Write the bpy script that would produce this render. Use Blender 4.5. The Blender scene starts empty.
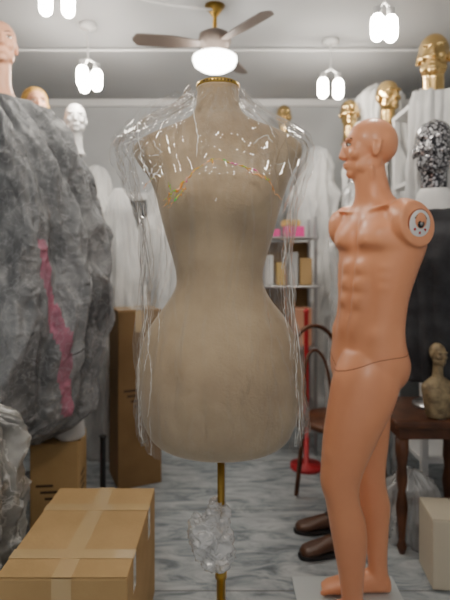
import bpy, math, random
import numpy as np
from mathutils import Vector, Matrix, noise, Euler
from mathutils.bvhtree import BVHTree
random.seed(4)
C = bpy.context.scene.collection

# ------------------------------------------------------------ materials
def mat(name, col, rough=0.5, metal=0.0, var=None, vscale=8.0, bump=0.0, bscale=40.0, coat=0.0, sheen=0.0, detail=5, ridged=False, bdist=.01, p0=.35, p1=.65, lines=None, lscale=8, lamt=.75, lw=.022):
    m = bpy.data.materials.new(name); m.use_nodes = True
    nt = m.node_tree; b = nt.nodes['Principled BSDF']
    b.inputs['Base Color'].default_value = (*col, 1); b.inputs['Roughness'].default_value = rough
    b.inputs['Metallic'].default_value = metal; b.inputs['Coat Weight'].default_value = coat
    b.inputs['Sheen Weight'].default_value = sheen; b.inputs['Sheen Roughness'].default_value = .35
    tc = nt.nodes.new('ShaderNodeTexCoord'); src = tc.outputs['Object']
    if var is not None:
        n = nt.nodes.new('ShaderNodeTexNoise'); n.inputs['Scale'].default_value = vscale; n.inputs['Detail'].default_value = detail
        r = nt.nodes.new('ShaderNodeValToRGB'); r.color_ramp.elements[0].position = p0; r.color_ramp.elements[1].position = p1
        r.color_ramp.elements[0].color = (*var, 1); r.color_ramp.elements[1].color = (*col, 1)
        nt.links.new(src, n.inputs['Vector']); nt.links.new(n.outputs['Fac'], r.inputs['Fac'])
        out = r.outputs['Color']
        if lines:
            n3 = nt.nodes.new('ShaderNodeTexNoise'); n3.inputs['Scale'].default_value = lscale; n3.inputs['Detail'].default_value = 8; n3.inputs['Distortion'].default_value = .3
            sb = nt.nodes.new('ShaderNodeMath'); sb.operation = 'SUBTRACT'; sb.inputs[1].default_value = .5
            ab = nt.nodes.new('ShaderNodeMath'); ab.operation = 'ABSOLUTE'
            mr = nt.nodes.new('ShaderNodeMapRange'); mr.inputs['From Min'].default_value = .0; mr.inputs['From Max'].default_value = lw; mr.inputs['To Min'].default_value = lamt; mr.inputs['To Max'].default_value = 0
            mx = nt.nodes.new('ShaderNodeMix'); mx.data_type = 'RGBA'; mx.inputs['B'].default_value = (*lines, 1)
            L = nt.links.new
            L(src, n3.inputs['Vector']); L(n3.outputs['Fac'], sb.inputs[0]); L(sb.outputs[0], ab.inputs[0]); L(ab.outputs[0], mr.inputs['Value']); L(mr.outputs[0], mx.inputs['Factor']); L(out, mx.inputs['A']); out = mx.outputs['Result']
        nt.links.new(out, b.inputs['Base Color'])
    if bump > 0:
        n2 = nt.nodes.new('ShaderNodeTexNoise'); n2.inputs['Scale'].default_value = bscale; n2.inputs['Detail'].default_value = 4 if ridged else 6
        if ridged: n2.noise_type = 'RIDGED_MULTIFRACTAL'; n2.inputs['Distortion'].default_value = .6
        bp = nt.nodes.new('ShaderNodeBump'); bp.inputs['Strength'].default_value = bump; bp.inputs['Distance'].default_value = bdist
        nt.links.new(src, n2.inputs['Vector']); nt.links.new(n2.outputs['Fac'], bp.inputs['Height'])
        nt.links.new(bp.outputs['Normal'], b.inputs['Normal'])
    return m

def plastic(name, base=0.03, edge=0.5, milky=0.0, rough=0.07, bump=.5, bscale=14, blend=.25, ridged=False):
    m = bpy.data.materials.new(name); m.use_nodes = True; nt = m.node_tree; nt.nodes.clear()
    o = nt.nodes.new('ShaderNodeOutputMaterial'); t = nt.nodes.new('ShaderNodeBsdfTransparent'); t.inputs[0].default_value = (.98, .98, .98, 1)
    g = nt.nodes.new('ShaderNodeBsdfGlossy'); g.inputs['Roughness'].default_value = rough; g.inputs['Color'].default_value = (1, 1, 1, 1)
    d = nt.nodes.new('ShaderNodeBsdfDiffuse'); d.inputs[0].default_value = (.85, .86, .87, 1)
    lw = nt.nodes.new('ShaderNodeLayerWeight'); lw.inputs['Blend'].default_value = blend
    mr = nt.nodes.new('ShaderNodeMapRange'); mr.inputs['To Min'].default_value = base; mr.inputs['To Max'].default_value = edge
    n = nt.nodes.new('ShaderNodeTexNoise'); n.inputs['Scale'].default_value = bscale; n.inputs['Detail'].default_value = 4; n.inputs['Distortion'].default_value = 1.5
    if ridged: n.noise_type = 'RIDGED_MULTIFRACTAL'; n.inputs['Distortion'].default_value = .6
    tc = nt.nodes.new('ShaderNodeTexCoord'); bp = nt.nodes.new('ShaderNodeBump'); bp.inputs['Strength'].default_value = bump; bp.inputs['Distance'].default_value = .02
    m1 = nt.nodes.new('ShaderNodeMixShader'); m2 = nt.nodes.new('ShaderNodeMixShader'); m1.inputs[0].default_value = milky
    L = nt.links.new
    L(tc.outputs['Object'], n.inputs['Vector']); L(n.outputs['Fac'], bp.inputs['Height'])
    L(bp.outputs['Normal'], g.inputs['Normal']); L(bp.outputs['Normal'], lw.inputs['Normal'])
    L(lw.outputs['Facing'], mr.inputs['Value']); L(t.outputs[0], m1.inputs[1]); L(d.outputs[0], m1.inputs[2])
    L(mr.outputs[0], m2.inputs[0]); L(m1.outputs[0], m2.inputs[1]); L(g.outputs[0], m2.inputs[2]); L(m2.outputs[0], o.inputs[0])
    return m

def emis(name, col, s):
    m = bpy.data.materials.new(name); m.use_nodes = True; b = m.node_tree.nodes['Principled BSDF']
    b.inputs['Base Color'].default_value = (*col, 1); b.inputs['Emission Color'].default_value = (*col, 1); b.inputs['Emission Strength'].default_value = s
    return m

M = {}
M['form'] = mat('beige_velvet', (.56, .43, .275), .85, var=(.30, .21, .125), vscale=4.2, bump=.4, bscale=160, p0=.32, p1=.68, detail=10, sheen=.3, bdist=.003)
M['gold'] = mat('brass', (.62, .40, .09), .28, 1.0)
M['darkbrass'] = mat('aged_brass', (.34, .21, .05), .35, 1.0)
M['skin'] = mat('mannequin_skin', (.87, .375, .195), .34, var=(.83, .345, .178), vscale=5, coat=.15)
M['groove'] = mat('joint_line', (.36, .11, .05), .7)
M['white'] = mat('white_plastic', (.8, .8, .8), .4)
M['film_glint'] = mat('painted_film_glint', (.95, .95, .93), .1, coat=1)  # white strand colour, painted highlights on the bag plastic
M['black'] = mat('black_plastic', (.02, .02, .022), .4)
M['brown'] = mat('dark_wood', (.14, .05, .02), .4, var=(.07, .024, .01), vscale=12)
M['card'] = mat('cardboard', (.52, .34, .155), .8, var=(.46, .30, .13), vscale=6, bump=.1, bscale=60)
M['carddark'] = mat('cardboard_dark', (.28, .17, .075), .85, var=(.22, .13, .055), vscale=5)
M['tape'] = mat('packing_tape', (.64, .46, .24), .12, coat=1)
M['ink'] = mat('print_ink', (.08, .045, .025), .8)
M['tarp'] = mat('grey_tarpaulin', (.30, .31, .325), .36, var=(.11, .115, .125), vscale=6, bump=1.0, bscale=20, detail=12, ridged=True, bdist=.014, lines=(.52, .53, .55), lscale=22, lamt=.35, lw=.03)
M['pink'] = mat('pink_stripe', (.52, .19, .28), .6, var=(.30, .14, .19), vscale=9, bump=1.0, bscale=20, ridged=True, bdist=.014, lines=(.5, .4, .45), lscale=22, lamt=.4, lw=.03)
M['cloth'] = mat('white_cloth', (.80, .80, .79), .8, var=(.56, .57, .58), vscale=3, bump=.5, bscale=5, ridged=True)
M['cloth2'] = mat('grey_white_sheet', (.56, .56, .56), .6, var=(.32, .33, .34), vscale=3, bump=.5, bscale=5, ridged=True)
M['dark'] = mat('dark_coat_cloth', (.045, .047, .055), .8, var=(.02, .021, .026), vscale=14)
M['goldchrome'] = mat('gold_chrome', (.75, .52, .22), .2, 1.0)
M['copper'] = mat('orange_skin', (.70, .36, .23), .45)
M['blonde'] = mat('blonde_hair', (.62, .36, .08), .6, var=(.35, .18, .03), vscale=30, bump=.8, bscale=60)
M['magenta'] = mat('magenta_plastic', (.85, .05, .32), .4)
M['red'] = mat('red_paint', (.50, .02, .03), .4)
M['yellow'] = mat('yellow_fabric', (.7, .46, .12), .6)
M['steel'] = mat('steel', (.45, .45, .46), .3, 1.0)
M['fanblade'] = mat('fan_blade', (.13, .10, .085), .45)
M['wall'] = mat('wall_paint', (.52, .535, .55), .8, var=(.46, .475, .49), vscale=2, bump=.05)
M['ceil'] = mat('ceiling_paint', (.46, .47, .485), .85, var=(.43, .44, .455), vscale=1.5)
M['bulb'] = emis('led_bulb_glow', (1, .92, .80), 100)
M['bag'] = plastic('clear_plastic', .024, .62, .018, .045, .8, 7, .24, True)
M['milky'] = plastic('crumpled_plastic_wrap', .10, .6, .40, .15, .8, 6, .3, True)
M['sheet'] = plastic('plastic_dust_cover', .1, .6, .35, .18, .8, 5, .3, True)
M['creamy'] = mat('cream_box', (.60, .54, .42), .7)
M['eyew'] = mat('eye_white', (.8, .78, .75), .2)
M['iris'] = mat('iris', (.04, .02, .012), .15)
M['lash'] = mat('painted_brow', (.05, .025, .015), .6)
M['leather'] = mat('brown_leather', (.10, .045, .025), .35)

m = bpy.data.materials.new('painted_iridescence'); m.use_nodes = True; nt = m.node_tree; b = nt.nodes['Principled BSDF']  # colour ramp paints the plastic's iridescent reflections
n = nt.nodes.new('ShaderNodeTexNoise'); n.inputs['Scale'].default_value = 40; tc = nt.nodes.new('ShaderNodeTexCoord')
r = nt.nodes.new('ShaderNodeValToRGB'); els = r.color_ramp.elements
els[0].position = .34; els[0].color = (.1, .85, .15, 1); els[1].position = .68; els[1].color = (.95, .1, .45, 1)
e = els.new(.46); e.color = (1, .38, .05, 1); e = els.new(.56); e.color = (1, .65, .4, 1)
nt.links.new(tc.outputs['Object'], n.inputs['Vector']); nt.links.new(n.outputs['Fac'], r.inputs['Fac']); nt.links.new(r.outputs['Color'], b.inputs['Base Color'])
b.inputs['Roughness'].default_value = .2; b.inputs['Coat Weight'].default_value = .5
M['irid_glint'] = m
m = bpy.data.materials.new('silver_sequins'); m.use_nodes = True; nt = m.node_tree; b = nt.nodes['Principled BSDF']
v = nt.nodes.new('ShaderNodeTexVoronoi'); v.inputs['Scale'].default_value = 95; tc = nt.nodes.new('ShaderNodeTexCoord')
r = nt.nodes.new('ShaderNodeValToRGB'); r.color_ramp.elements[0].position = .35; r.color_ramp.elements[0].color = (.62, .62, .65, 1)
r.color_ramp.elements[1].position = .6; r.color_ramp.elements[1].color = (.06, .06, .07, 1)
bp = nt.nodes.new('ShaderNodeBump'); bp.inputs['Distance'].default_value = .01; bp.inputs['Strength'].default_value = .6
sx = nt.nodes.new('ShaderNodeSeparateColor')
nt.links.new(tc.outputs['Object'], v.inputs['Vector']); nt.links.new(v.outputs['Distance'], r.inputs['Fac']); nt.links.new(r.outputs['Color'], b.inputs['Base Color'])
nt.links.new(v.outputs['Color'], sx.inputs[0]); nt.links.new(sx.outputs[0], bp.inputs['Height']); nt.links.new(bp.outputs[0], b.inputs['Normal'])
b.inputs['Roughness'].default_value = .25; b.inputs['Metallic'].default_value = .7
M['mosaic'] = m
m = bpy.data.materials.new('marble_tile'); m.use_nodes = True; nt = m.node_tree; b = nt.nodes['Principled BSDF']
tc = nt.nodes.new('ShaderNodeTexCoord'); mp = nt.nodes.new('ShaderNodeMapping'); mp.inputs['Rotation'].default_value = (0, 0, .5); mp.inputs['Scale'].default_value = (1.0, 3.2, 1)
w = nt.nodes.new('ShaderNodeTexNoise'); w.inputs['Scale'].default_value = 4.2; w.inputs['Distortion'].default_value = 1.4; w.inputs['Detail'].default_value = 10; w.inputs['Roughness'].default_value = .66
r = nt.nodes.new('ShaderNodeValToRGB'); e = r.color_ramp
e.elements[0].position = .36; e.elements[0].color = (.15, .18, .20, 1); e.elements[1].position = .62; e.elements[1].color = (.50, .53, .54, 1); k = e.elements.new(.48); k.color = (.33, .365, .39, 1)
br = nt.nodes.new('ShaderNodeTexBrick'); br.offset = 0; br.inputs['Scale'].default_value = 1.0; br.inputs['Mortar Size'].default_value = .003
br.inputs['Brick Width'].default_value = .6; br.inputs['Row Height'].default_value = .6; br.inputs['Mortar'].default_value = (.13, .13, .13, 1)
L = nt.links.new
L(tc.outputs['Object'], mp.inputs['Vector']); L(mp.outputs[0], w.inputs['Vector']); L(w.outputs['Fac'], r.inputs['Fac'])
L(tc.outputs['Object'], br.inputs['Vector']); L(r.outputs['Color'], br.inputs['Color1']); L(r.outputs['Color'], br.inputs['Color2']); L(br.outputs['Color'], b.inputs['Base Color'])
b.inputs['Roughness'].default_value = .32
M['floor'] = m

# ------------------------------------------------------------ mesh helpers
def obj(name, verts, faces, mt, parent=None, smooth=True, loc=(0, 0, 0), rot=(0, 0, 0)):
    me = bpy.data.meshes.new(name); me.from_pydata([tuple(v) for v in verts], [], faces); me.update()
    for mm in (mt if isinstance(mt, (list, tuple)) else [mt]): me.materials.append(mm)
    if smooth: me.polygons.foreach_set('use_smooth', [True] * len(me.polygons))
    o = bpy.data.objects.new(name, me); C.objects.link(o); o.location = loc; o.rotation_euler = rot
    if parent: o.parent = parent
    return o

def empty(name, loc=(0, 0, 0), rot=(0, 0, 0), scale=1):
    o = bpy.data.objects.new(name, None); C.objects.link(o); o.location = loc; o.rotation_euler = rot; o.scale = (scale,) * 3
    o.empty_display_size = .1
    return o

def tube_faces(nr, nt_, cap=True):
    f = []
    for i in range(nr - 1):
        for j in range(nt_):
            k = (j + 1) % nt_
            f.append((i * nt_ + j, i * nt_ + k, (i + 1) * nt_ + k, (i + 1) * nt_ + j))
    if cap:
        f.append(tuple(range(nt_))[::-1]); f.append(tuple((nr - 1) * nt_ + j for j in range(nt_)))
    return f

def lathe(prof, n=32, c=(0, 0, 0)):
    v = []
    for (r, z) in prof:
        for j in range(n):
            a = 2 * math.pi * j / n; v.append((c[0] + r * math.cos(a), c[1] + r * math.sin(a), c[2] + z))
    return v, tube_faces(len(prof), n)

def rings(rs, n=32, ex=2.0, sub=4):
    rs = np.array(rs, float); tt = np.linspace(0, len(rs) - 1, (len(rs) - 1) * sub + 1)
    out = []
    P = np.vstack([rs[0] * 2 - rs[1], rs, rs[-1] * 2 - rs[-2]])
    for q in tt:
        i = min(int(q), len(rs) - 2); u = q - i; p0, p1, p2, p3 = P[i], P[i + 1], P[i + 2], P[i + 3]
        out.append(.5 * ((2 * p1) + (-p0 + p2) * u + (2 * p0 - 5 * p1 + 4 * p2 - p3) * u * u + (-p0 + 3 * p1 - 3 * p2 + p3) * u ** 3))
    v = []
    for (z, cx, cy, rx, ry) in out:
        for j in range(n):
            a = 2 * math.pi * j / n; ca, sa = math.cos(a), math.sin(a)
            v.append((cx + rx * math.copysign(abs(ca) ** (2 / ex), ca), cy + ry * math.copysign(abs(sa) ** (2 / ex), sa), z))
    return v, tube_faces(len(out), n)

def ell(c, r, n=20, rot=None):
    v = []; nr = n // 2
    for i in range(nr + 1):
        p = math.pi * (i + .02) / (nr + .04)
        for j in range(n):
            a = 2 * math.pi * j / n
            q = Vector((r[0] * math.sin(p) * math.cos(a), r[1] * math.sin(p) * math.sin(a), -r[2] * math.cos(p)))
            if rot: q = Euler(rot).to_matrix() @ q
            v.append((c[0] + q.x, c[1] + q.y, c[2] + q.z))
    return v, tube_faces(nr + 1, n)

def merge(parts):
    V = []; F = []
    for v, f in parts:
        o = len(V); V += [tuple(x) for x in v]; F += [tuple(i + o for i in q) for q in f]
    return V, F

def xf(part, fn): return [fn(p) for p in part[0]], part[1]

def boxm(c, s):
    x, y, z = c; a, b_, d = s[0] / 2, s[1] / 2, s[2] / 2
    v = [(x + i * a, y + j * b_, z + k * d) for k in (-1, 1) for j in (-1, 1) for i in (-1, 1)]
    return v, [(0, 2, 3, 1), (4, 5, 7, 6), (0, 1, 5, 4), (2, 6, 7, 3), (0, 4, 6, 2), (1, 3, 7, 5)]

def box(name, c, s, mt, parent=None, bev=.004, rot=(0, 0, 0)):
    v, f = boxm((0, 0, 0), s); o = obj(name, v, f, mt, parent, False, c, rot)
    if bev: md = o.modifiers.new('bev', 'BEVEL'); md.width = bev; md.segments = 2
    return o

def tube(name, pts, r, mt, parent=None, cyc=False, spline='POLY', radii=None):
    cu = bpy.data.curves.new(name, 'CURVE'); cu.dimensions = '3D'; cu.bevel_depth = r; cu.bevel_resolution = 3
    s = cu.splines.new(spline); s.points.add(len(pts) - 1)
    for i, p in enumerate(pts):
        s.points[i].co = (*p, 1)
        if radii: s.points[i].radius = radii[i]
    s.use_cyclic_u = cyc
    if spline == 'NURBS': s.order_u = 3; s.use_endpoint_u = True
    cu.use_fill_caps = True
    cu.materials.append(mt); o = bpy.data.objects.new(name, cu); C.objects.link(o)
    if parent: o.parent = parent
    return o

def remesh(name, part, mt, voxel, smooth=5, parent=None, extra=None):
    o = obj(name, part[0], part[1], mt)
    md = o.modifiers.new('r', 'REMESH'); md.mode = 'VOXEL'; md.voxel_size = voxel; md.use_smooth_shade = True
    dg = bpy.context.evaluated_depsgraph_get(); me = bpy.data.meshes.new_from_object(o.evaluated_get(dg))
    o.modifiers.clear(); old = o.data; o.data = me; bpy.data.meshes.remove(old)
    nv_ = len(me.vertices); co = np.empty(nv_ * 3); me.vertices.foreach_get('co', co); co = co.reshape(-1, 3)
    ne = len(me.edges); ed = np.empty(ne * 2, int); me.edges.foreach_get('vertices', ed); ed = ed.reshape(-1, 2)
    deg = np.bincount(ed.ravel(), minlength=nv_).astype(float)[:, None]; deg[deg == 0] = 1
    def lap(co, w):
        s = np.zeros_like(co)
        for k in range(3):
            s[:, k] = np.bincount(ed[:, 0], co[ed[:, 1], k], nv_) + np.bincount(ed[:, 1], co[ed[:, 0], k], nv_)
        return co + (s / deg - co) * w
    for _ in range(smooth): co = lap(co, .5)
    if extra:
        wt = np.array(extra[0](co))[:, None]
        for _ in range(extra[1]): co = lap(co, .6 * wt)
    me.vertices.foreach_set('co', co.ravel()); me.update()
    if not me.materials: me.materials.append(mt)
    me.polygons.foreach_set('use_smooth', [True] * len(me.polygons))
    if parent: o.parent = parent
    return o

def drape(name, rs, mt, folds=9, amp=.02, crum=.03, seed=0, nz=110, nt_=160, parent=None, stripe=None, smt=None, cap=True, nfreq=3.0, fine=.1, vs=.6):
    rs = np.array(sorted(rs)); zs = np.linspace(rs[0, 0], rs[-1, 0], nz); g = [np.interp(zs, rs[:, 0], rs[:, i]) for i in range(1, 5)]
    v = []
    for i, z in enumerate(zs):
        for j in range(nt_):
            a = 2 * math.pi * j / nt_
            ph = noise.noise(Vector((seed, z * 1.3, 0))) * 2.5
            w = abs(math.sin(folds * .5 * a + ph + 1.3 * noise.noise(Vector((math.cos(a) * 1.5, math.sin(a) * 1.5, z + seed)))))
            p = Vector((math.cos(a) * .5, math.sin(a) * .5, z * vs)) * nfreq + Vector((seed * 3.1, 0, 0))
            n1 = 1 - 2 * abs(noise.noise(p)); n2 = 1 - 2 * abs(noise.noise(p * 2.3)); n3 = 1 - 2 * abs(noise.noise(p * 5.5))
            dd = amp * (w - .5) * 2 + crum * (n1 * .6 + n2 * .3 + n3 * fine - .5)
            rx, ry = max(g[2][i], .003), max(g[3][i], .003)
            dd *= min(1, rx / .08)
            v.append((g[0][i] + (rx + dd) * math.cos(a), g[1][i] + (ry + dd) * math.sin(a), z + .3 * crum * n2 * (0 < i < nz)))
    base = rs[0, 0]
    v = [(p[0], p[1], max(p[2], base)) for p in v]
    f = tube_faces(nz, nt_, cap)
    o = obj(name, v, f, mt, parent)
    if stripe:
        o.data.materials.append(smt)
        for p in o.data.polygons:
            c = p.center; i = min(int((c.z - rs[0, 0]) / (rs[-1, 0] - rs[0, 0]) * (nz - 1)), nz - 1)
            a = math.atan2((c.y - g[1][i]) / max(g[3][i], .01), (c.x - g[0][i]) / max(g[2][i], .01)) + .05 * noise.noise(Vector((0, 0, c.z * 6)))
            for (a0, a1, z0, z1, sl) in stripe:
                if z0 < c.z < z1 and a0 + sl * c.z < a < a1 + sl * c.z: p.material_index = 1
    return o

# ------------------------------------------------------------ room
RX, YB, YF, H = 1.95, 4.1, -1.6, 2.65
box('floor', (0, (YB + YF) / 2, -.05), (2 * RX + .2, YB - YF + .2, .1), M['floor'], bev=0)
box('ceiling', (0, (YB + YF) / 2, H + .05), (2 * RX + .2, YB - YF + .2, .1), M['ceil'], bev=0)
box('wall_back', (0, YB + .05, H / 2), (2 * RX + .2, .1, H), M['wall'], bev=0)
box('wall_left', (-RX - .05, (YB + YF) / 2, H / 2), (.1, YB - YF, H), M['wall'], bev=0)
box('wall_right', (RX + .05, (YB + YF) / 2, H / 2), (.1, YB - YF, H), M['wall'], bev=0)
box('trim_1', (0, YB - .02, H - .04), (2 * RX, .04, .06), M['white'])
box('baseboard_back', (0, YB - .01, .05), (2 * RX, .02, .1), M['white'])
d = empty('door_1', (-.72, YB - .03, 0))
box('door_leaf', (0, 0, .88), (.8, .04, 1.76), mat('dark_door_glass', (.09, .10, .115), .25), d)
for i, (c, s) in enumerate([((-.43, 0, .90), (.06, .06, 1.80)), ((.43, 0, .90), (.06, .06, 1.80)), ((0, 0, 1.81), (.92, .06, .06))]):
    box('frame_%d' % i, c, s, M['white'], d)

# ------------------------------------------------------------ dress form
S = .0025; FY = 1.2
def fz(y): return 1.275 + (260 - y) * S
def fxx(x): return (x - 225) * S
form = empty('dress_form', (0, FY, 0))
prof = [(449.5, 196, 244, 18), (448, 178, 264, 33), (444, 165, 277, 43), (437, 154, 287, 51), (426, 147, 293, 57), (408, 141, 299, 60), (388, 139, 301, 61), (365, 139, 301, 58),
        (345, 142, 298, 52), (330, 148, 292, 46), (315, 158, 283, 41), (300, 169, 271, 37), (286, 176, 264, 35), (272, 176, 263, 35), (255, 172, 267, 38), (235, 166, 273, 43),
        (215, 161, 278, 49), (195, 156, 284, 51), (178, 149, 290, 49), (166, 140, 296, 46), (157, 135, 301, 43), (149, 134, 302, 39), (142, 139, 298, 35), (136, 149, 289, 32),
        (130, 164, 276, 29), (124, 179, 259, 26), (118, 190, 248, 23), (110, 195, 241, 21.5), (98, 197, 239, 21), (89, 197, 239, 21)]
pr = [(fz(y), fxx((l + r_) / 2), 0, (r_ - l) / 2 * S, dd * S) for y, l, r_, dd in prof]
v, f = rings(pr, 72, 2.15, 4)
nv = []
for (x, y, z) in v:
    if y < 0:
        cx = fxx(218)
        for s_ in (-1, 1):
            gx = (x - cx - s_ * 33 * S) / (25 * S); gz = (z - fz(205)) / (24 * S)
            y -= 13 * S * math.exp(-gx * gx - gz * gz) * min(1, -y / .05)
        gx = (x - fxx(220)) / (60 * S); gz = (z - fz(375)) / (40 * S); y -= 4 * S * math.exp(-gx * gx - gz * gz) * min(1, -y / .05)
    nv.append((x, y, z))
torso = obj('torso', nv, f, M['form'], form)
bvh = BVHTree.FromPolygons([Vector(p) for p in nv], f)
def on_form(x, y, off=.0008):
    h = bvh.ray_cast(Vector((fxx(x), -1, fz(y))), Vector((0, 1, 0)))
    return (h[0].x, h[0].y - off, h[0].z) if h[0] else (fxx(x), -.1, fz(y))
seam = mat('seam_thread', (.28, .20, .12), .9)
for k, pts in enumerate([[(152, 141), (160, 158), (166, 175), (160, 196)], [(285, 141), (276, 158), (271, 175), (277, 196)]]):
    P = []
    for a, b_ in zip(pts[:-1], pts[1:]):
        for t in np.linspace(0, 1, 8): P.append(on_form(a[0] + (b_[0] - a[0]) * t, a[1] + (b_[1] - a[1]) * t, .0001))
    tube('seam_%d' % k, P, .0005, seam, form)
cx = fxx(218)
v, f = lathe([(.052, 0), (.0545, .002), (.0545, .010), (.050, .013), (.03, .014), (.012, .015), (.011, .02), (.004, .024)], 48, (cx, 0, fz(89.5)))
obj('neck_cap', v, f, M['gold'], form)
for k in range(9):
    a = -math.pi / 2 + (k - 4) * .16
    box('cap_mark_%d' % k, (cx + .0548 * math.cos(a), .0548 * math.sin(a), fz(89.5) + .006), (.004, .001, .004), M['ink'], form, 0, (0, 0, a + math.pi / 2))
px = fxx(221)
v, f = lathe([(.009, .4), (.009, fz(446))], 24, (px, 0, 0)); obj('pole_upper', v, f, M['darkbrass'], form)
v, f = lathe([(.011, .03), (.011, .48), (.0145, .482), (.0145, .515), (.011, .52)], 24, (px, 0, 0)); obj('pole_lower', v, f, M['gold'], form)
v, f = lathe([(.15, 0), (.15, .006), (.14, .014), (.05, .02), (.02, .028), (.015, .05)], 48, (px, 0, 0)); obj('stand_base', v, f, M['gold'], form)

# plastic garment bag
bag = empty('plastic_garment_bag', (0, FY, 0))
bp = [(95, 192, 244, 25), (106, 184, 251, 30), (117, 164, 266, 36), (125, 142, 284, 44), (135, 125, 299, 50), (148, 119, 308, 56), (165, 122, 306, 62), (185, 130, 302, 70), (210, 138, 297, 72), (240, 143, 293, 68),
      (270, 146, 290, 62), (305, 143, 292, 60), (340, 139, 300, 66), (380, 137, 304, 70), (410, 138, 305, 70), (434, 140, 303, 68)]
bp = sorted([(fz(y), fxx((l + r_) / 2), 0, (r_ - l) / 2 * S, dd * S) for y, l, r_, dd in bp])
B = np.array(bp); zs = np.linspace(B[0, 0], B[-1, 0], 260); g = [np.interp(zs, B[:, 0], B[:, i]) for i in range(1, 5)]; NT = 320; v = []
for i, z in enumerate(zs):
    for j in range(NT):
        a = 2 * math.pi * j / NT
        ca, sa = math.cos(a), math.sin(a)
        q = Vector((ca * 2.0, sa * 2.0, z * 2.6)); wv = Vector((noise.noise(q), noise.noise(q + Vector((5, 5, 5))), noise.noise(q + Vector((9, 2, 1))))) * .6
        n1 = abs(noise.noise(q * 1.1 + wv)); n2 = abs(noise.noise(q * 2.7 + wv * 2 + Vector((7, 1, 2)))); n3 = abs(noise.noise(q * 6 + wv * 3 + Vector((3, 1, 8))))
        st = abs(noise.noise(Vector((ca * 5, sa * 5, z * .9)) + wv))
        up = float(np.interp(z, [fz(200), fz(150)], [0, 1]))
        k = .45 + .55 * abs(ca) ** 1.5 + .7 * up
        dd = k * (.034 * (n1 - .2) + .020 * (n2 - .2) + .011 * (n3 - .2) + .024 * (st - .2))
        v.append((g[0][i] + (g[2][i] + dd) * ca, (g[3][i] + dd) * sa, z + (.02 * noise.noise(Vector((ca * 3, sa * 3, 7))) if i < 6 else 0)))
bf = tube_faces(260, NT, False)
obj('bag_film', v, bf, M['bag'], bag)
bb = BVHTree.FromPolygons([Vector(p) for p in v], bf)
def on_bag(x, y, off=.001):
    h = bb.ray_cast(Vector((fxx(x), -1, fz(y))), Vector((0, 1, 0)))
    return (h[0].x, h[0].y - off, h[0].z) if h[0] else None
def painted_glint(name, pts, r, mt, jit=1.0, n=8):
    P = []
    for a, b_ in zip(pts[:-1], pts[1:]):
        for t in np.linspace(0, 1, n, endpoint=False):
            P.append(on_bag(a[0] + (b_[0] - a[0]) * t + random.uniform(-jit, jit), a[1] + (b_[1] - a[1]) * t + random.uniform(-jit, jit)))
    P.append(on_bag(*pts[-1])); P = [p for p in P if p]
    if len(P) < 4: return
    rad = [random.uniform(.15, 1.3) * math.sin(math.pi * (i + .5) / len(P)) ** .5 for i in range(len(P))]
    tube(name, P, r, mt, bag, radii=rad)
I_ = M['irid_glint']
painted_glint('painted_glint_1', [(171, 214), (180, 205), (190, 192), (203, 180), (216, 172)], .0016, I_)  # coloured strands: rainbow reflections painted across the chest
painted_glint('painted_glint_2', [(172, 207), (184, 200), (193, 189)], .0030, I_, 1.8)
painted_glint('painted_glint_3', [(176, 213), (186, 203), (192, 196)], .0020, I_, 1.4)
painted_glint('painted_glint_4', [(216, 172), (232, 176), (248, 181), (266, 191)], .0015, I_)
painted_glint('painted_glint_5', [(240, 180), (255, 187), (264, 190)], .0020, I_, 1.4)
painted_glint('painted_glint_6', [(210, 175), (214, 172), (214, 178)], .0020, I_)
painted_glint('painted_glint_7', [(262, 190), (268, 198), (276, 206)], .0012, I_)
painted_glint('painted_glint_8', [(173, 212), (178, 200), (176, 192)], .0018, I_, 1.6)
painted_glint('painted_glint_9', [(150, 196), (156, 190), (164, 186)], .0012, I_, 1.2)
painted_glint('painted_glint_10', [(284, 226), (287, 236), (286, 246)], .0010, I_, 1.0)
W_ = M['film_glint']
painted_glint('fold_glint_1', [(152, 104), (144, 130), (148, 165), (160, 190)], .0011, W_, .8)  # white strands: highlights painted along the bag's folds
painted_glint('fold_glint_2', [(195, 104), (196, 125), (201, 150), (200, 170)], .0014, W_, .5)
painted_glint('fold_glint_3', [(288, 215), (286, 250), (290, 300), (298, 360), (300, 430)], .0008, W_, .4)
painted_glint('fold_glint_4', [(152, 215), (150, 260), (148, 300), (143, 350), (143, 430)], .0008, W_, .4)
painted_glint('fold_glint_5', [(128, 150), (138, 148), (152, 152)], .0018, W_, .8)
painted_glint('fold_glint_7', [(166, 110), (182, 106), (196, 104)], .0012, W_, .8)
painted_glint('fold_glint_8', [(146, 165), (153, 176), (158, 184)], .0018, W_, .9)
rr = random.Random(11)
for k in range(36):  # white streaks down both sides, highlights painted so they read as crinkles
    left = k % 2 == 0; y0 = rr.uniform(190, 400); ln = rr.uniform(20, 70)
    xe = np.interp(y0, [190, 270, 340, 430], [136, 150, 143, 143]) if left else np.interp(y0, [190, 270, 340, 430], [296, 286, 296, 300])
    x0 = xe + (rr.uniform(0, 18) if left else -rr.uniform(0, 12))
    painted_glint('crinkle_glint_%d' % k, [(x0, y0), (x0 + rr.uniform(-3, 3), y0 + ln * .5), (x0 + rr.uniform(-4, 4), min(432, y0 + ln))], rr.uniform(.0003, .0009), W_, .6)
for k in range(24):  # short white streaks, highlights painted over the shoulders
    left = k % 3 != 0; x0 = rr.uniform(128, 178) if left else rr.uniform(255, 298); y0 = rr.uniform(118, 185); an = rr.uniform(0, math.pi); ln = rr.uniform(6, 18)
    painted_glint('shoulder_glint_%d' % k, [(x0, y0), (x0 + ln * math.cos(an), y0 + ln * math.sin(an))], rr.uniform(.0004, .0012), W_, .8)
v = []; NU, NV = 60, 60
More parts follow.
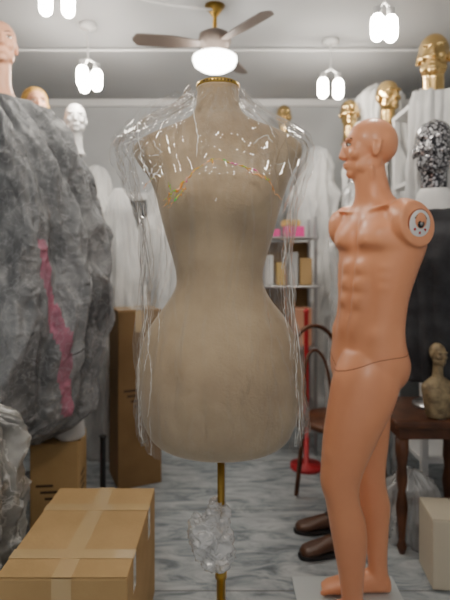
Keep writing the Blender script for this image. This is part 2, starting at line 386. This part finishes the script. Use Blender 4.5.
for i in range(NU):
    for j in range(NV):
        u, w = i / (NU - 1), j / (NV - 1)
        x = (190 - 74 * w) + u * (-8 + 22 * w); y = (97 + 48 * w * w) + u * (38 + 12 * w)
        n1 = abs(noise.noise(Vector((u * 4, w * 6, 2)))) * 18 + abs(noise.noise(Vector((u * 9, w * 14, 5)))) * 8
        v.append((fxx(x), -.05 - .03 * u + n1 * S - .01, fz(y)))
obj('shoulder_flap', v, [(i * NV + j, i * NV + j + 1, (i + 1) * NV + j + 1, (i + 1) * NV + j) for i in range(NU - 1) for j in range(NV - 1)], M['bag'], bag)

def crumple(name, loc, r, mt, seed=0, amp=.35, parent=None, n=90, fr=1.0):
    v, f = ell((0, 0, 0), (1, 1, 1), n); o = []
    for p in v:
        q = Vector(p) * fr; wq = q + .5 * Vector((noise.noise(q * 1.5), noise.noise(q * 1.5 + Vector((4, 4, 4))), 0))
        k = 1 + amp * (.9 * noise.noise(wq * 1.3 + Vector((seed, 0, 0))) + .55 * (.5 - 2 * abs(noise.noise(wq * 2.6 + Vector((0, seed, 0))))) + .12 * (.5 - 2 * abs(noise.noise(wq * 6))))
        o.append((p[0] * k * r[0], p[1] * k * r[1], p[2] * k * r[2]))
    return obj(name, o, f, mt, parent, True, loc)
wr = empty('plastic_wrap_bundle', (fxx(211), FY, fz(531)))
crumple('wrap_lump', (-.002, -.005, -.006), (.048, .044, .050), M['milky'], 3, .55, wr, 140, .9)
crumple('wrap_inner', (.006, 0, .004), (.038, .034, .042), M['milky'], 8, .6, wr, 100, .9)
crumple('wrap_tail', (.018, -.02, -.050), (.032, .028, .028), M['milky'], 5, .6, wr, 100, .9)
crumple('wrap_neck', (.016, 0, .048), (.028, .022, .028), M['milky'], 9, .6, wr, 100, .9)

# ------------------------------------------------------------ heads (forward = -y)
def head_parts():
    p = []
    p.append(ell((0, .016, 1.703), (.073, .092, .087), 40))
    p.append(ell((0, -.024, 1.675), (.061, .062, .080), 36))
    p.append(ell((0, -.034, 1.614), (.046, .050, .042), 32))
    p.append(ell((0, -.069, 1.589), (.022, .018, .018), 20))
    p.append(ell((0, -.066, 1.618), (.032, .022, .024), 20))
    for s in (-1, 1):
        p.append(ell((s * .045, -.010, 1.619), (.018, .048, .032), 20, (.45, 0, 0)))
        p.append(ell((s * .038, -.056, 1.655), (.022, .022, .022), 20))
        p.append(ell((s * .028, -.074, 1.708), (.028, .013, .010), 18, (0, s * .12, 0)))
        p.append(ell((s * .009, -.090, 1.646), (.008, .010, .007), 14))
        p.append(ell((s * .073, .012, 1.666), (.007, .018, .030), 20, (-.2, 0, s * .35)))
        p.append(ell((s * .078, .024, 1.672), (.005, .006, .028), 14, (-.3, 0, 0)))
    for t in np.linspace(0, 1, 12):
        p.append(ell((0, -.078 - .020 * t ** 1.3, 1.704 - .052 * t), (.0075 + .0045 * t, .012, .009), 14))
    p.append(ell((0, -.0875, 1.6245), (.022, .009, .0055), 16)); p.append(ell((0, -.0850, 1.6130), (.019, .010, .0062), 16))
    return p
def eyes(parent, tr, rot):
    e = empty('face_paint', tr, rot); e.parent = parent
    for s in (-1, 1):
        v, f = ell((s * .029, -.0715, 1.6885), (.0140, .009, .0060), 18, (0, 0, s * .35)); obj('eye_white_%d' % s, v, f, M['eyew'], e)
        v, f = ell((s * .029, -.0775, 1.6885), (.0054, .0038, .0054), 14); obj('iris_%d' % s, v, f, M['iris'], e)
        tube('lash_%d' % s, [(s * .014, -.077, 1.687), (s * .022, -.0820, 1.694), (s * .031, -.0810, 1.6955), (s * .040, -.075, 1.693), (s * .046, -.067, 1.688)], .0014, M['lash'], e, spline='NURBS')
        tube('brow_%d' % s, [(s * .012, -.085, 1.706), (s * .025, -.0860, 1.7125), (s * .039, -.081, 1.714), (s * .052, -.068, 1.707)], .0026, M['lash'], e, spline='NURBS')
    return e

# ------------------------------------------------------------ male mannequin
OX, OY = .526, 1.75
mm_ = empty('male_mannequin', (OX, OY, .014))
def offx(z): return float(np.interp(z, [.8, 1.05, 1.2, 1.32, 1.42, 1.52, 1.7], [-.022, .0, .018, .032, .024, .008, -.006]))
A = math.radians(-64); AH = math.radians(-95)
def RT(p, a=A):
    x, y, z = p; c, s = math.cos(a), math.sin(a)
    return (x * c - y * s + offx(z), x * s + y * c, z - .014)
parts = []
tor = [(.80, 0, .01, .11, .08), (.85, 0, .012, .145, .105), (.90, 0, .010, .155, .112), (.95, 0, .004, .152, .106), (1.0, 0, 0, .144, .100), (1.06, 0, 0, .138, .098), (1.14, 0, 0, .141, .100), (1.22, 0, .004, .155, .107),
       (1.30, 0, .010, .174, .112), (1.36, 0, .014, .182, .108), (1.41, 0, .014, .172, .096), (1.445, 0, .014, .148, .082), (1.475, 0, .012, .107, .067), (1.505, 0, .008, .073, .061), (1.54, 0, .004, .059, .059), (1.59, 0, -.002, .055, .057), (1.64, 0, -.004, .052, .054)]
v, f = rings(tor, 160, 2.2, 12)
def g2(x, z, cx_, cz_, sx, sz, p=2): return math.exp(-abs((x - cx_) / sx) ** p - abs((z - cz_) / sz) ** p)
nv2 = []
for (x, y, z) in v:
    if y < .02:
        ax_ = abs(x); d_ = 0
        up = z > 1.345
        d_ += .034 * g2(ax_, z, .078, 1.345, .070, .058 if up else .030, 3)
        d_ -= .010 * g2(ax_, z, 0, 1.36, .012, .06)
        for cz_ in (1.250, 1.190, 1.130): d_ += .014 * g2(ax_, z, .036, cz_, .028, .025, 3)
        d_ += .011 * g2(ax_, z, .03, 1.045, .034, .050, 2.5)
        d_ -= .006 * g2(ax_, z, 0, 1.17, .009, .12)
        d_ -= .012 * g2(x, z, 0, 1.085, .007, .008)
        d_ -= .009 * g2(ax_, z, .080, 1.14, .016, .10)
        d_ += .012 * g2(ax_, z, .115, 1.02, .032, .03)
        for q_ in range(3): d_ += .006 * g2(ax_, z, .120, 1.25 - .035 * q_, .020, .012)
        d_ += .018 * g2(x, z, 0, .87, .045, .05)
        wt = min(1, max(0, (.02 - y) / .05)); y -= d_ * wt
    else:
        ax_ = abs(x); d_ = .022 * g2(ax_, z, .072, .885, .062, .065, 2.4) + .012 * g2(ax_, z, .085, 1.36, .06, .08) - .010 * g2(ax_, z, 0, 1.2, .018, .22)
        y += d_ * min(1, (y - .02) / .04)
    nv2.append((x, y, z))
tp = [(nv2, f)]
for s in (-1, 1):
    tp.append(ell((s * .074, -.120, 1.340), (.006, .010, .006), 10))
    tp.append(ell((s * .138, .006, 1.415), (.066, .072, .072), 28))
    vv, ff = lathe([(.072, 0), (.080, .02), (.0795, .050), (.076, .055)], 48)
    tp.append(([(s * (.135 + c), a + .004, 1.400 - b_ - .10 * c) for a, b_, c in vv], ff))
    tp.append(ell((s * .034, -.026, 1.55), (.013, .015, .065), 14, (.25, s * .35, 0)))
    tp.append(ell((s * .075, -.060, 1.454), (.06, .011, .008), 14, (0, -s * .15, 0)))
parts += [xf(p, RT) for p in tp]
parts += [xf(p, lambda q: RT(q, AH)) for p in head_parts()]
near = [(.94, -.015, -.05, .09, .07), (.86, -.030, -.075, .118, .085), (.76, -.055, -.085, .114, .088), (.66, -.088, -.088, .097, .082), (.56, -.115, -.09, .078, .068), (.49, -.128, -.09, .068, .059), (.43, -.120, -.09, .059, .055),
        (.36, -.104, -.09, .063, .057), (.28, -.094, -.09, .059, .052), (.18, -.090, -.09, .045, .042), (.09, -.086, -.09, .037, .034), (.02, -.085, -.09, .04, .036)]
far = [(.94, -.015, .05, .09, .07), (.84, .0, .075, .108, .085), (.72, .012, .08, .094, .080), (.58, .022, .08, .075, .066), (.48, .022, .08, .064, .056), (.41, .028, .08, .058, .054), (.33, .040, .08, .062, .055), (.24, .046, .08, .051, .046),
       (.12, .055, .08, .037, .034), (.02, .058, .08, .04, .036)]
parts.append(rings(near, 48, 2.0, 6)); parts.append(rings(far, 48, 2.0, 6))
parts.append(ell((-.170, -.09, .505), (.026, .034, .036), 18))
parts.append(ell((-.140, -.11, .60), (.05, .04, .06), 18))
for (ax, ay) in ((-.085, -.09), (.058, .08)):
    v = []
    fr = [(-.045, .022, .026), (-.03, .034, .038), (.02, .036, .045), (.08, .040, .036), (.14, .046, .026), (.19, .042, .018), (.215, .026, .012)]
    for (t, w, h) in fr:
        for j in range(20):
            a = 2 * math.pi * j / 20; v.append((ax - t, ay + w * math.cos(a), h * .95 + h * math.sin(a)))
    parts.append((v, tube_faces(len(fr), 20)))
    sg = 1 if ay < 0 else -1
    for k in range(5):
        parts.append(ell((ax - .212 + .009 * k, ay + sg * (.030 - .0155 * k), .013), (.018, .0085, .012), 12))
body = remesh('body', merge(parts), M['skin'], .0040, 4, mm_, (lambda co: np.clip((1.55 - co[:, 2]) / .05, 0, 1) * np.clip((co[:, 2] - .05) / .05, 0, 1) * .9, 9))
bb2 = BVHTree.FromPolygons([v_.co.copy() for v_ in body.data.vertices], [tuple(p.vertices) for p in body.data.polygons])
def girdle(name, zf, r, n=160):
    P = []
    for j in range(n):
        a = 2 * math.pi * j / n; z = zf(a)
        w = RT((math.cos(a), math.sin(a), z)); o_ = RT((0, 0, z)); dirv = (Vector(o_) - Vector(w)).normalized()
        h = bb2.ray_cast(Vector(w), dirv)
        if h[0]: P.append(tuple(h[0] + dirv * r * .35))
    tube(name, P, r, M['groove'], mm_, True)
girdle('waist_joint', lambda a: .955 - .075 * max(0, -math.sin(a)) ** 2.0 - .01 * math.cos(2 * a), .0015)
eyes(mm_, (offx(1.69), 0, -.014), (0, 0, AH))
for s in (1, -1):
    c = Vector(RT((s * .1905, .004, 1.3945))); ax = Vector((math.cos(A) * s, math.sin(A) * s, -.10)).normalized()
    q = ax.to_track_quat('Z', 'Y')
    cap = empty('arm_fitting_%d' % s, c, q.to_euler()); cap.parent = mm_
    v, f = lathe([(.050, -.004), (.050, .001), (.047, .002), (0.001, .002)], 40); obj('rim', v, f, M['groove'], cap)
    v, f = lathe([(.046, .001), (.046, .004), (.042, .0055), (.001, .0055)], 40); obj('plate', v, f, M['white'], cap)
    v, f = lathe([(.014, .004), (.014, .009), (.011, .010), (.001, .010)], 24); obj('boss', v, f, M['black'], cap)
    v, f = lathe([(.006, .008), (.006, .012), (.001, .012)], 16); obj('pin', v, f, M['steel'], cap)
    for k in range(7):
        an = -.9 + k / 6 * 1.8 + math.pi * .5
        box('mark_%d' % k, (.031 * math.cos(an), .031 * math.sin(an), .0058), (.005, .007, .0012), M['ink'], cap, 0, (0, 0, an))
        if k in (0, 3, 6): box('redmark_%d' % k, (.030 * math.cos(an + math.pi), .030 * math.sin(an + math.pi), .0058), (.009, .008, .0012), M['red'], cap, 0, (0, 0, an))
pl = box('base_plate', (-.06, .0, -.0075), (.40, .34, .012), mat('glass_base', (.6, .65, .66), .1, coat=.5), mm_, .003)

# ------------------------------------------------------------ cardboard boxes
def carton(name, c, s, mt, rotz=0, tape=True, marks=True):
    e = empty(name, (c[0], c[1], 0), (0, 0, rotz)); x, y, z = s
    box('carton_body', (0, 0, z / 2), (x, y, z), mt, e, .006)
    box('flap_left', (-x / 4 - .001, 0, z + .002), (x / 2 - .004, y - .004, .004), mt, e, .001)
    box('flap_right', (x / 4 + .001, 0, z + .002), (x / 2 - .004, y - .004, .004), mt, e, .001)
    if tape:
        box('tape_long', (0, 0, z + .0046), (.055, y + .002, .0008), M['tape'], e, 0)
        box('tape_front', (0, -y / 2 - .0006, z - .06), (.055, .0008, .12), M['tape'], e, 0)
        for q_ in (-.3, .22):
            box('tape_cross_%d' % (q_ * 10), (0, y * q_, z + .0054), (x + .002, .045, .0008), M['tape'], e, 0)
            box('tape_side_%d' % (q_ * 10), (x / 2 + .0006, y * q_, z - .05), (.0008, .045, .1), M['tape'], e, 0)
    if marks:
        for k in range(4): box('print_front_%d' % k, (-x * .2 + .02 * k, -y / 2 - .0008, z * .55 - .03 * k), (x * .35, .0008, .012), M['ink'], e, 0)
        for k in range(3): box('print_side_%d' % k, (x / 2 + .0008, -y * .05, z * .6 - .035 * k), (.0008, y * .4, .012), M['ink'], e, 0)
    return e
carton('cardboard_box', (-.452, 1.585), (.365, .52, .395), M['card'], marks=False)
carton('cardboard_box', (-.53, 2.82), (.25, .26, .99), M['carddark'], .42)
carton('cardboard_box', (-.80, 2.32), (.22, .2, .42), M['card'], .1, tape=False)
carton('cardboard_box', (.93, 1.93), (.24, .18, .27), M['creamy'], -.1, tape=False, marks=False)

# ------------------------------------------------------------ left side clutter
tz = [(.44, -1.28, 2.26, .40, .28), (.5, -1.24, 2.26, .50, .36), (.58, -1.2, 2.28, .565, .38), (.82, -1.2, 2.28, .60, .4), (1.08, -1.2, 2.28, .62, .4), (1.38, -1.19, 2.28, .585, .38), (1.68, -1.18, 2.28, .49, .34),
      (1.86, -1.18, 2.28, .40, .28), (1.98, -1.22, 2.28, .32, .22), (2.03, -1.24, 2.28, .16, .12)]
tc_ = empty('tarpaulin_covered_stack')
drape('tarpaulin', tz, M['tarp'], 17, .034, .080, 2, 240, 380, tc_, [(-.36, -.26, .60, 1.36, -.36)], M['pink'], nfreq=7.5, fine=.14, vs=.28)
for i, (a, b_) in enumerate([(-1.6, 2.05), (-.98, 2.05), (-1.6, 2.5), (-.98, 2.5)]): box('rack_leg_%d' % i, (a, b_, .25), (.04, .04, .5), M['black'], tc_)
box('rack_deck', (-1.29, 2.27, .46), (.72, .5, .03), M['black'], tc_)
hz = [(0, -.98, 1.62, .24, .22), (.4, -.98, 1.62, .25, .23), (.6, -.955, 1.62, .24, .21), (.7, -.94, 1.62, .20, .16), (.76, -.94, 1.62, .05, .05)]
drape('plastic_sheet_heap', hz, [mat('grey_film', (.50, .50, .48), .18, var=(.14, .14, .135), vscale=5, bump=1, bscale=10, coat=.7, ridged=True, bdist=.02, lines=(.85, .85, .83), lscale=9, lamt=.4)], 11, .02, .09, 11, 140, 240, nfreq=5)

headmesh = None
def stand_head(name, loc, mt, yaw=0, sc=1.0, shoulders=False, hair=None, paint=False, basez=0.0, bodymt=None):
    global headmesh
    e = empty(name, (loc[0], loc[1], loc[2] - 1.57 * sc), (0, 0, yaw), sc)
    if headmesh is None:
        nk = rings([(1.42, 0, .012, .075, .07), (1.45, 0, .012, .06, .058), (1.50, 0, .01, .05, .052), (1.62, 0, .0, .05, .052)], 28, 2, 3)
        o = remesh('head', merge(head_parts() + [nk]), mt, .0055, 2, e); headmesh = o.data
    else:
        me = headmesh.copy(); me.materials.clear(); me.materials.append(mt); o = bpy.data.objects.new('head', me); C.objects.link(o); o.parent = e
    if shoulders:
        v, f = rings([(1.05, 0, 0, .12, .08), (1.12, 0, 0, .14, .095), (1.25, 0, 0, .16, .11), (1.33, 0, 0, .18, .1), (1.38, 0, .005, .17, .08), (1.42, 0, .01, .11, .065), (1.45, 0, .012, .06, .055)], 40, 2.2, 4)
        obj('bust', v, f, bodymt or mt, e)
    bot = (basez - (loc[2] - 1.57 * sc)) / sc
    top = 1.10 if shoulders else 1.43
    if top - bot > .05:
        v, f = lathe([(.08, 0), (.08, .012), (.014, .02), (.012, top - bot)], 24, (0, 0, bot)); obj('stand', v, f, M['steel'], e)
    if hair:
        hp_ = [ell((0, .035, 1.72), (.088, .095, .092), 30)]
        for k in range(14):
            a = math.pi * (k / 13); hp_.append(ell((.085 * math.cos(a), .03 + .07 * math.sin(a), 1.62 + .02 * random.random()), (.025, .025, .10), 14))
        remesh('hair', merge(hp_), hair, .009, 2, e)
    if paint: eyes(e, (0, 0, 0), (0, 0, 0))
    return e
stand_head('mannequin_head', (-.91, 2.92, 2.04), M['white'], .3, .85)
stand_head('female_mannequin_head', (-1.12, 2.84, 2.10), M['copper'], .6, .85, False, M['blonde'], True)
stand_head('female_mannequin_head', (-1.09, 2.33, 2.215), M['copper'], .5, 1.0, False, None, True, basez=2.06)
stand_head('mannequin_head', (1.13, 2.6, 2.26), M['goldchrome'], -.4, 1.1, basez=2.13)
stand_head('mannequin_head', (.86, 3.32, 2.20), M['goldchrome'], -.3, .85)
stand_head('mannequin_head', (1.02, 3.0, 2.20), M['goldchrome'], .3, .9)
stand_head('mannequin_head', (.48, 3.9, 2.36), M['goldchrome'], 0, .8)
mc = stand_head('mannequin_in_dark_coat', (.975, 2.24, 1.67), M['mosaic'], -.5, 1.2, True, None, False, .593, M['dark'])
cz = [(.78, 0, 0, .13, .10), (.9, 0, 0, .13, .10), (1.1, 0, 0, .13, .10), (1.25, 0, 0, .16, .12), (1.33, 0, 0, .175, .115), (1.38, 0, .005, .165, .09), (1.43, 0, .005, .12, .075)]
drape('coat', cz, M['dark'], 13, .008, .015, 4, 70, 120, parent=mc)
v, f = rings([(1.40, 0, .008, .085, .075), (1.45, 0, .01, .075, .068), (1.50, 0, .01, .062, .060), (1.52, 0, .01, .050, .050)], 32, 2, 4); obj('white_scarf', v, f, M['cloth'], mc)
for s in (-1, 1):
    v, f = rings([(.86, s * .205, -.03, .033, .035), (1.0, s * .205, -.01, .040, .043), (1.2, s * .19, 0, .045, .05), (1.33, s * .16, 0, .05, .055), (1.37, s * .13, 0, .03, .04)], 24, 2, 4); obj('sleeve_%d' % s, v, f, M['dark'], mc)

def wrapped(name, x, y, h, w, mt, seed, crum=.06, foot=.26):
    k = w
    rs = [(0, x, y, foot * k, .2 * k), (h * .35, x, y, .22 * k, .17 * k), (h * .6, x, y, .17 * k, .13 * k), (h * .72, x, y, .20 * k, .14 * k), (h * .82, x, y, .2 * k, .13 * k), (h * .87, x, y, .12 * k, .10 * k),
          (h * .93, x, y, .10 * k, .095 * k), (h * .98, x, y, .07 * k, .07 * k), (h, x, y, .01, .01)]
    return drape(name, rs, mt, 13, .012, crum, seed, 120, 160, nfreq=3.5)
wrapped('cloth_covered_mannequin', -.98, 3.65, 1.98, .95, M['cloth'], 3)
wrapped('cloth_covered_mannequin', -.50, 3.72, 1.85, .8, M['cloth'], 6)
drape('white_gown', [(0, -.70, 3.18, .22, .16), (.9, -.70, 3.18, .19, .14), (1.3, -.70, 3.18, .13, .10), (1.6, -.70, 3.18, .08, .07), (1.74, -.70, 3.18, .03, .03)], M['cloth'], 15, .015, .03, 41)
wrapped('cloth_covered_mannequin', -1.55, 3.4, 2.15, 1.0, M['cloth2'], 9)
wrapped('cloth_covered_mannequin', .72, 3.76, 2.15, 1.0, M['cloth'], 12)
wrapped('cloth_covered_mannequin', .24, 3.88, 1.95, .7, M['cloth2'], 19)
wrapped('plastic_covered_mannequin', .80, 2.9, 1.75, .75, M['sheet'], 14)
drape('plastic_dust_cover', [(.9, 1.12, 3.38, .2, .12), (1.4, 1.10, 3.38, .24, .14), (1.9, 1.10, 3.38, .24, .13), (2.2, 1.10, 3.38, .15, .12), (2.42, 1.09, 3.38, .13, .12), (2.5, 1.09, 3.38, .02, .02)], M['cloth'], 15, .02, .06, 17)
drape('plastic_dust_cover', [(0, 1.6, 3.3, .2, .15), (1.4, 1.6, 3.3, .24, .16), (2.2, 1.6, 3.3, .2, .14), (2.45, 1.6, 3.3, .02, .02)], M['cloth2'], 15, .02, .06, 18)

rk = empty('steel_shelf_rack', (1.38, 2.66, 0))
for i, (a, b_) in enumerate([(-.36, -.2), (.36, -.2), (-.36, .2), (.36, .2)]): box('post_%d' % i, (a, b_, 1.06), (.035, .035, 2.12), M['white'], rk)
for i, z in enumerate([.25, .75, 1.25, 1.7, 2.11]): box('shelf_%d' % i, (0, 0, z), (.76, .44, .025), M['white'], rk)
drape('draped_sheet', [(.75, -.28, -.24, .16, .03), (1.25, -.28, -.24, .18, .03), (1.7, -.27, -.24, .19, .03), (2.05, -.27, -.24, .17, .03), (2.13, -.27, -.22, .14, .02)], M['cloth'], 17, .012, .03, 21, parent=rk)
tb = empty('wooden_side_table', (.93, 2.22, 0))
box('table_top', (0, 0, .575), (.42, .38, .035), M['brown'], tb, .01)
box('apron', (0, 0, .53), (.36, .30, .06), M['brown'], tb)
for i, (a, b_) in enumerate([(-.16, -.13), (.16, -.13), (-.16, .13), (.16, .13)]):
    v, f = lathe([(.012, 0), (.022, .03), (.013, .06), (.018, .12), (.026, .2), (.016, .27), (.024, .32), (.02, .38), (.028, .44), (.028, .5)], 20, (a, b_, 0)); obj('turned_leg_%d' % i, v, f, M['brown'], tb)
box('stretcher', (0, 0, .16), (.32, .02, .03), M['brown'], tb)
stand_head('gold_mannequin_bust', (.925, 2.08, .82), mat('old_gold', (.42, .33, .19), .5, .4, var=(.2, .15, .09), vscale=15), .2, .43, True, basez=.593)
drape('crumpled_packing_film', [(0, .86, 2.22, .11, .1), (.12, .86, 2.22, .12, .11), (.24, .86, 2.22, .08, .08), (.3, .86, 2.22, .02, .02)], M['milky'], 9, .02, .05, 31, 60, 90, nfreq=6)

for i, (x, y, r) in enumerate([(.44, 2.26, .1), (.43, 2.08, .25)]):
    e = empty('brown_shoe', (x, y, 0), (0, 0, r))
    v = []
    fr = [(.12, .02, .035), (.11, .032, .045), (.05, .036, .045), (0, .036, .038), (-.06, .046, .028), (-.11, .040, .022), (-.135, .02, .014)]
    for (t, w, h) in fr:
        for j in range(20):
            a = 2 * math.pi * j / 20; v.append((t * .8, w * math.cos(a), .012 + h * .75 + h * .75 * math.sin(a)))
    obj('upper', v, tube_faces(len(fr), 20), M['leather'], e)
    v, f = rings([(0, -.01, 0, .108, .04), (.014, -.01, 0, .11, .042)], 24, 2.3, 1); obj('sole', v, f, M['black'], e)
    v, f = lathe([(.022, .055), (.028, .068), (.024, .078), (.015, .078)], 20, (.055, 0, 0)); obj('collar', v, f, M['black'], e)

ds = empty('display_rack', (.42, 3.25, 0))
for i, (a, b_) in enumerate([(-.17, -.12), (.17, -.12), (-.17, .12), (.17, .12)]): box('post_%d' % i, (a, b_, .78), (.02, .02, 1.56), M['steel'], ds)
for i, z in enumerate([.3, .7, 1.1, 1.42]): box('shelf_%d' % i, (0, 0, z), (.38, .28, .015), M['steel'], ds)
for i, (a, z, w, h, k) in enumerate([(-.1, 1.428, .10, .05, 'magenta'), (.04, 1.428, .13, .07, 'magenta'), (.02, 1.50, .11, .04, 'yellow'), (-.13, 1.108, .07, .2, 'cloth'), (-.05, 1.108, .06, .15, 'yellow'), (.03, 1.108, .06, .22, 'cloth2'), (.12, 1.108, .08, .18, 'card'), (-.08, .708, .14, .2, 'dark'), (.09, .708, .12, .25, 'copper'), (0, .308, .25, .22, 'carddark')]):
    box('stock_%d' % i, (a, -.03, z + h / 2), (w, .12, h), M[k], ds, .008, (0, 0, .1 * (i % 3 - 1)))
box('rack_backboard', (0, .13, .75), (.36, .01, 1.3), M['carddark'], ds)
st = empty('red_garment_stand', (.50, 2.95, 0))
v, f = lathe([(.10, 0), (.10, .02), (.016, .03), (.014, .95), (.02, .96), (.004, .98)], 20); obj('red_pole', v, f, M['red'], st)
ch = empty('bentwood_chair', (.58, 2.5, 0), (0, 0, .4))
v, f = lathe([(.17, .42), (.18, .43), (.18, .445), (.17, .455), (.01, .458)], 32); obj('seat', v, f, M['brown'], ch)
for i, (a, b_) in enumerate([(-.12, -.12), (.12, -.12), (-.12, .12), (.12, .12)]): tube('leg_%d' % i, [(a, b_, .43), (a * 1.25, b_ * 1.25, .012)], .012, M['brown'], ch)
tube('back_hoop', [(-.15, .14, .44), (-.17, .19, .7), (-.12, .21, .86), (0, .22, .92), (.12, .21, .86), (.17, .19, .7), (.15, .14, .44)], .012, M['brown'], ch, spline='NURBS')
tube('back_inner', [(-.08, .15, .45), (-.09, .19, .68), (0, .21, .8), (.09, .19, .68), (.08, .15, .45)], .009, M['brown'], ch, spline='NURBS')

fe = empty('white_mannequin_foot', (-.74, 2.28, .426))
v, f = rings([(0.0, 0, 0, .05, .035), (.02, 0, 0, .075, .04), (.05, .015, 0, .06, .036), (.09, .035, 0, .035, .032), (.14, .04, 0, .036, .036)], 24, 2, 4); obj('foot', v, f, M['cloth'], fe)
tri = empty('black_tripod_base', (-.60, 2.36, 0))
for k in range(3):
    a = k * 2.094 + .3; tube('leg_%d' % k, [(0, 0, .12), (.08 * math.cos(a), .08 * math.sin(a), .09), (.17 * math.cos(a), .17 * math.sin(a), .012)], .011, M['black'], tri)
v, f = lathe([(.014, .08), (.014, .4), (.02, .41)], 16); obj('column', v, f, M['black'], tri)
crumple('magenta_bag', (-.86, 2.62, .06), (.08, .07, .06), M['magenta'], 5, .3)

# ------------------------------------------------------------ ceiling fan
fan = empty('ceiling_fan', (-.055, 2.6, 0))
v, f = lathe([(.055, 2.65), (.02, 2.6), (.012, 2.59), (.012, 2.5)], 24); obj('down_rod', v, f, M['darkbrass'], fan)
v, f = lathe([(.01, 2.52), (.05, 2.51), (.085, 2.49), (.09, 2.455), (.075, 2.43), (.06, 2.41), (.06, 2.385)], 36); obj('motor', v, f, M['fanblade'], fan)
v, f = lathe([(.075, 2.39), (.118, 2.37), (.12, 2.355), (.11, 2.33), (.08, 2.31), (.04, 2.30), (.002, 2.298)], 36); obj('light_dome', v, f, emis('dome_glow', (1, .96, .88), 18), fan)
for k, a in enumerate((188, 308, 68)):
    a = math.radians(a); v = []
    n = 16
    for i in range(n):
        t = i / (n - 1); w = (.022 + .024 * min(1, t * 2.5)) * (1 if t < .9 else math.sqrt(max(0.02, 1 - ((t - .9) / .1) ** 2)))
        r_ = .08 + .36 * t
        for s, zz in ((-1, 0), (1, 0), (1, .006), (-1, .006)): v.append((r_, s * w, 2.44 + zz + s * w * .22))
    obj('blade_%d' % k, v, tube_faces(n, 4), M['fanblade'], fan, False, (0, 0, 0), (0, 0, a))

def light(name, x, y, z, n=2, spread=.07, sc=1.0):
    e = empty(name, (x, y, 0))
    v, f = lathe([(.05, H), (.05, H - .02), (.012, H - .03)], 24); obj('canopy', v, f, M['white'], e)
    tube('cord', [(0, 0, H - .02), (0, 0, z + .15 * sc)], .005, M['white'], e)
    for k in range(n):
        a = 2 * math.pi * k / n + .15; dx, dy = spread * math.cos(a), spread * math.sin(a)
        tube('arm_%d' % k, [(0, 0, z + .15 * sc), (dx, dy, z + .12 * sc)], .006, M['white'], e)
        v, f = lathe([(.004, .125), (.018, .12), (.018, .085), (.022, .08)], 20); obj('socket_%d' % k, [(p[0] * sc + dx, p[1] * sc + dy, p[2] * sc + z) for p in v], f, M['white'], e)
        v, f = lathe([(.02, .085), (.03, .07), (.032, .05), (.032, .0), (.028, -.02), (.015, -.033), (.001, -.036)], 24); obj('bulb_%d' % k, [(p[0] * sc + dx, p[1] * sc + dy, p[2] * sc + z) for p in v], f, M['bulb'], e)
light('pendant_light', .63, 1.9, 2.17, 2, .028, .85)
light('pendant_light', -.70, 2.0, 2.32, 2, .045, .85)
light('pendant_light', -.80, 2.8, 2.30, 3, .05)
light('pendant_light', .66, 3.0, 2.32, 2, .05)
light('pendant_light', -.45, .35, 2.35, 3, .06)  # added pendant above the view, lights the form from the front
light('pendant_light', .5, -.1, 2.35, 3, .06)  # second added pendant, unseen behind the camera, more front light
tube('ceiling_cable', [(-.9, 1.6, 2.6), (-.72, 2.0, 2.63), (-.5, 2.3, 2.55), (-.3, 2.5, 2.6), (-.06, 2.58, 2.62)], .006, M['white'], spline='NURBS')
tube('ceiling_conduit', [(-1.9, 3.1, 2.63), (1.9, 3.1, 2.63)], .008, M['white'])

w = bpy.data.worlds.new('World'); bpy.context.scene.world = w; w.use_nodes = True
bg = w.node_tree.nodes['Background']; bg.inputs[0].default_value = (1, .98, .96, 1); bg.inputs[1].default_value = .5
cam = bpy.data.cameras.new('Camera'); co = bpy.data.objects.new('Camera', cam); C.objects.link(co)
co.location = (0, 0, 1.275); co.rotation_euler = (math.pi / 2, 0, 0)
cam.sensor_fit = 'VERTICAL'; cam.sensor_height = 36; cam.lens = 28.8; cam.shift_y = -40 / 600
cam.clip_start = .05
cam.dof.use_dof = True; cam.dof.focus_distance = 1.15; cam.dof.aperture_fstop = 2.6
bpy.context.scene.camera = co
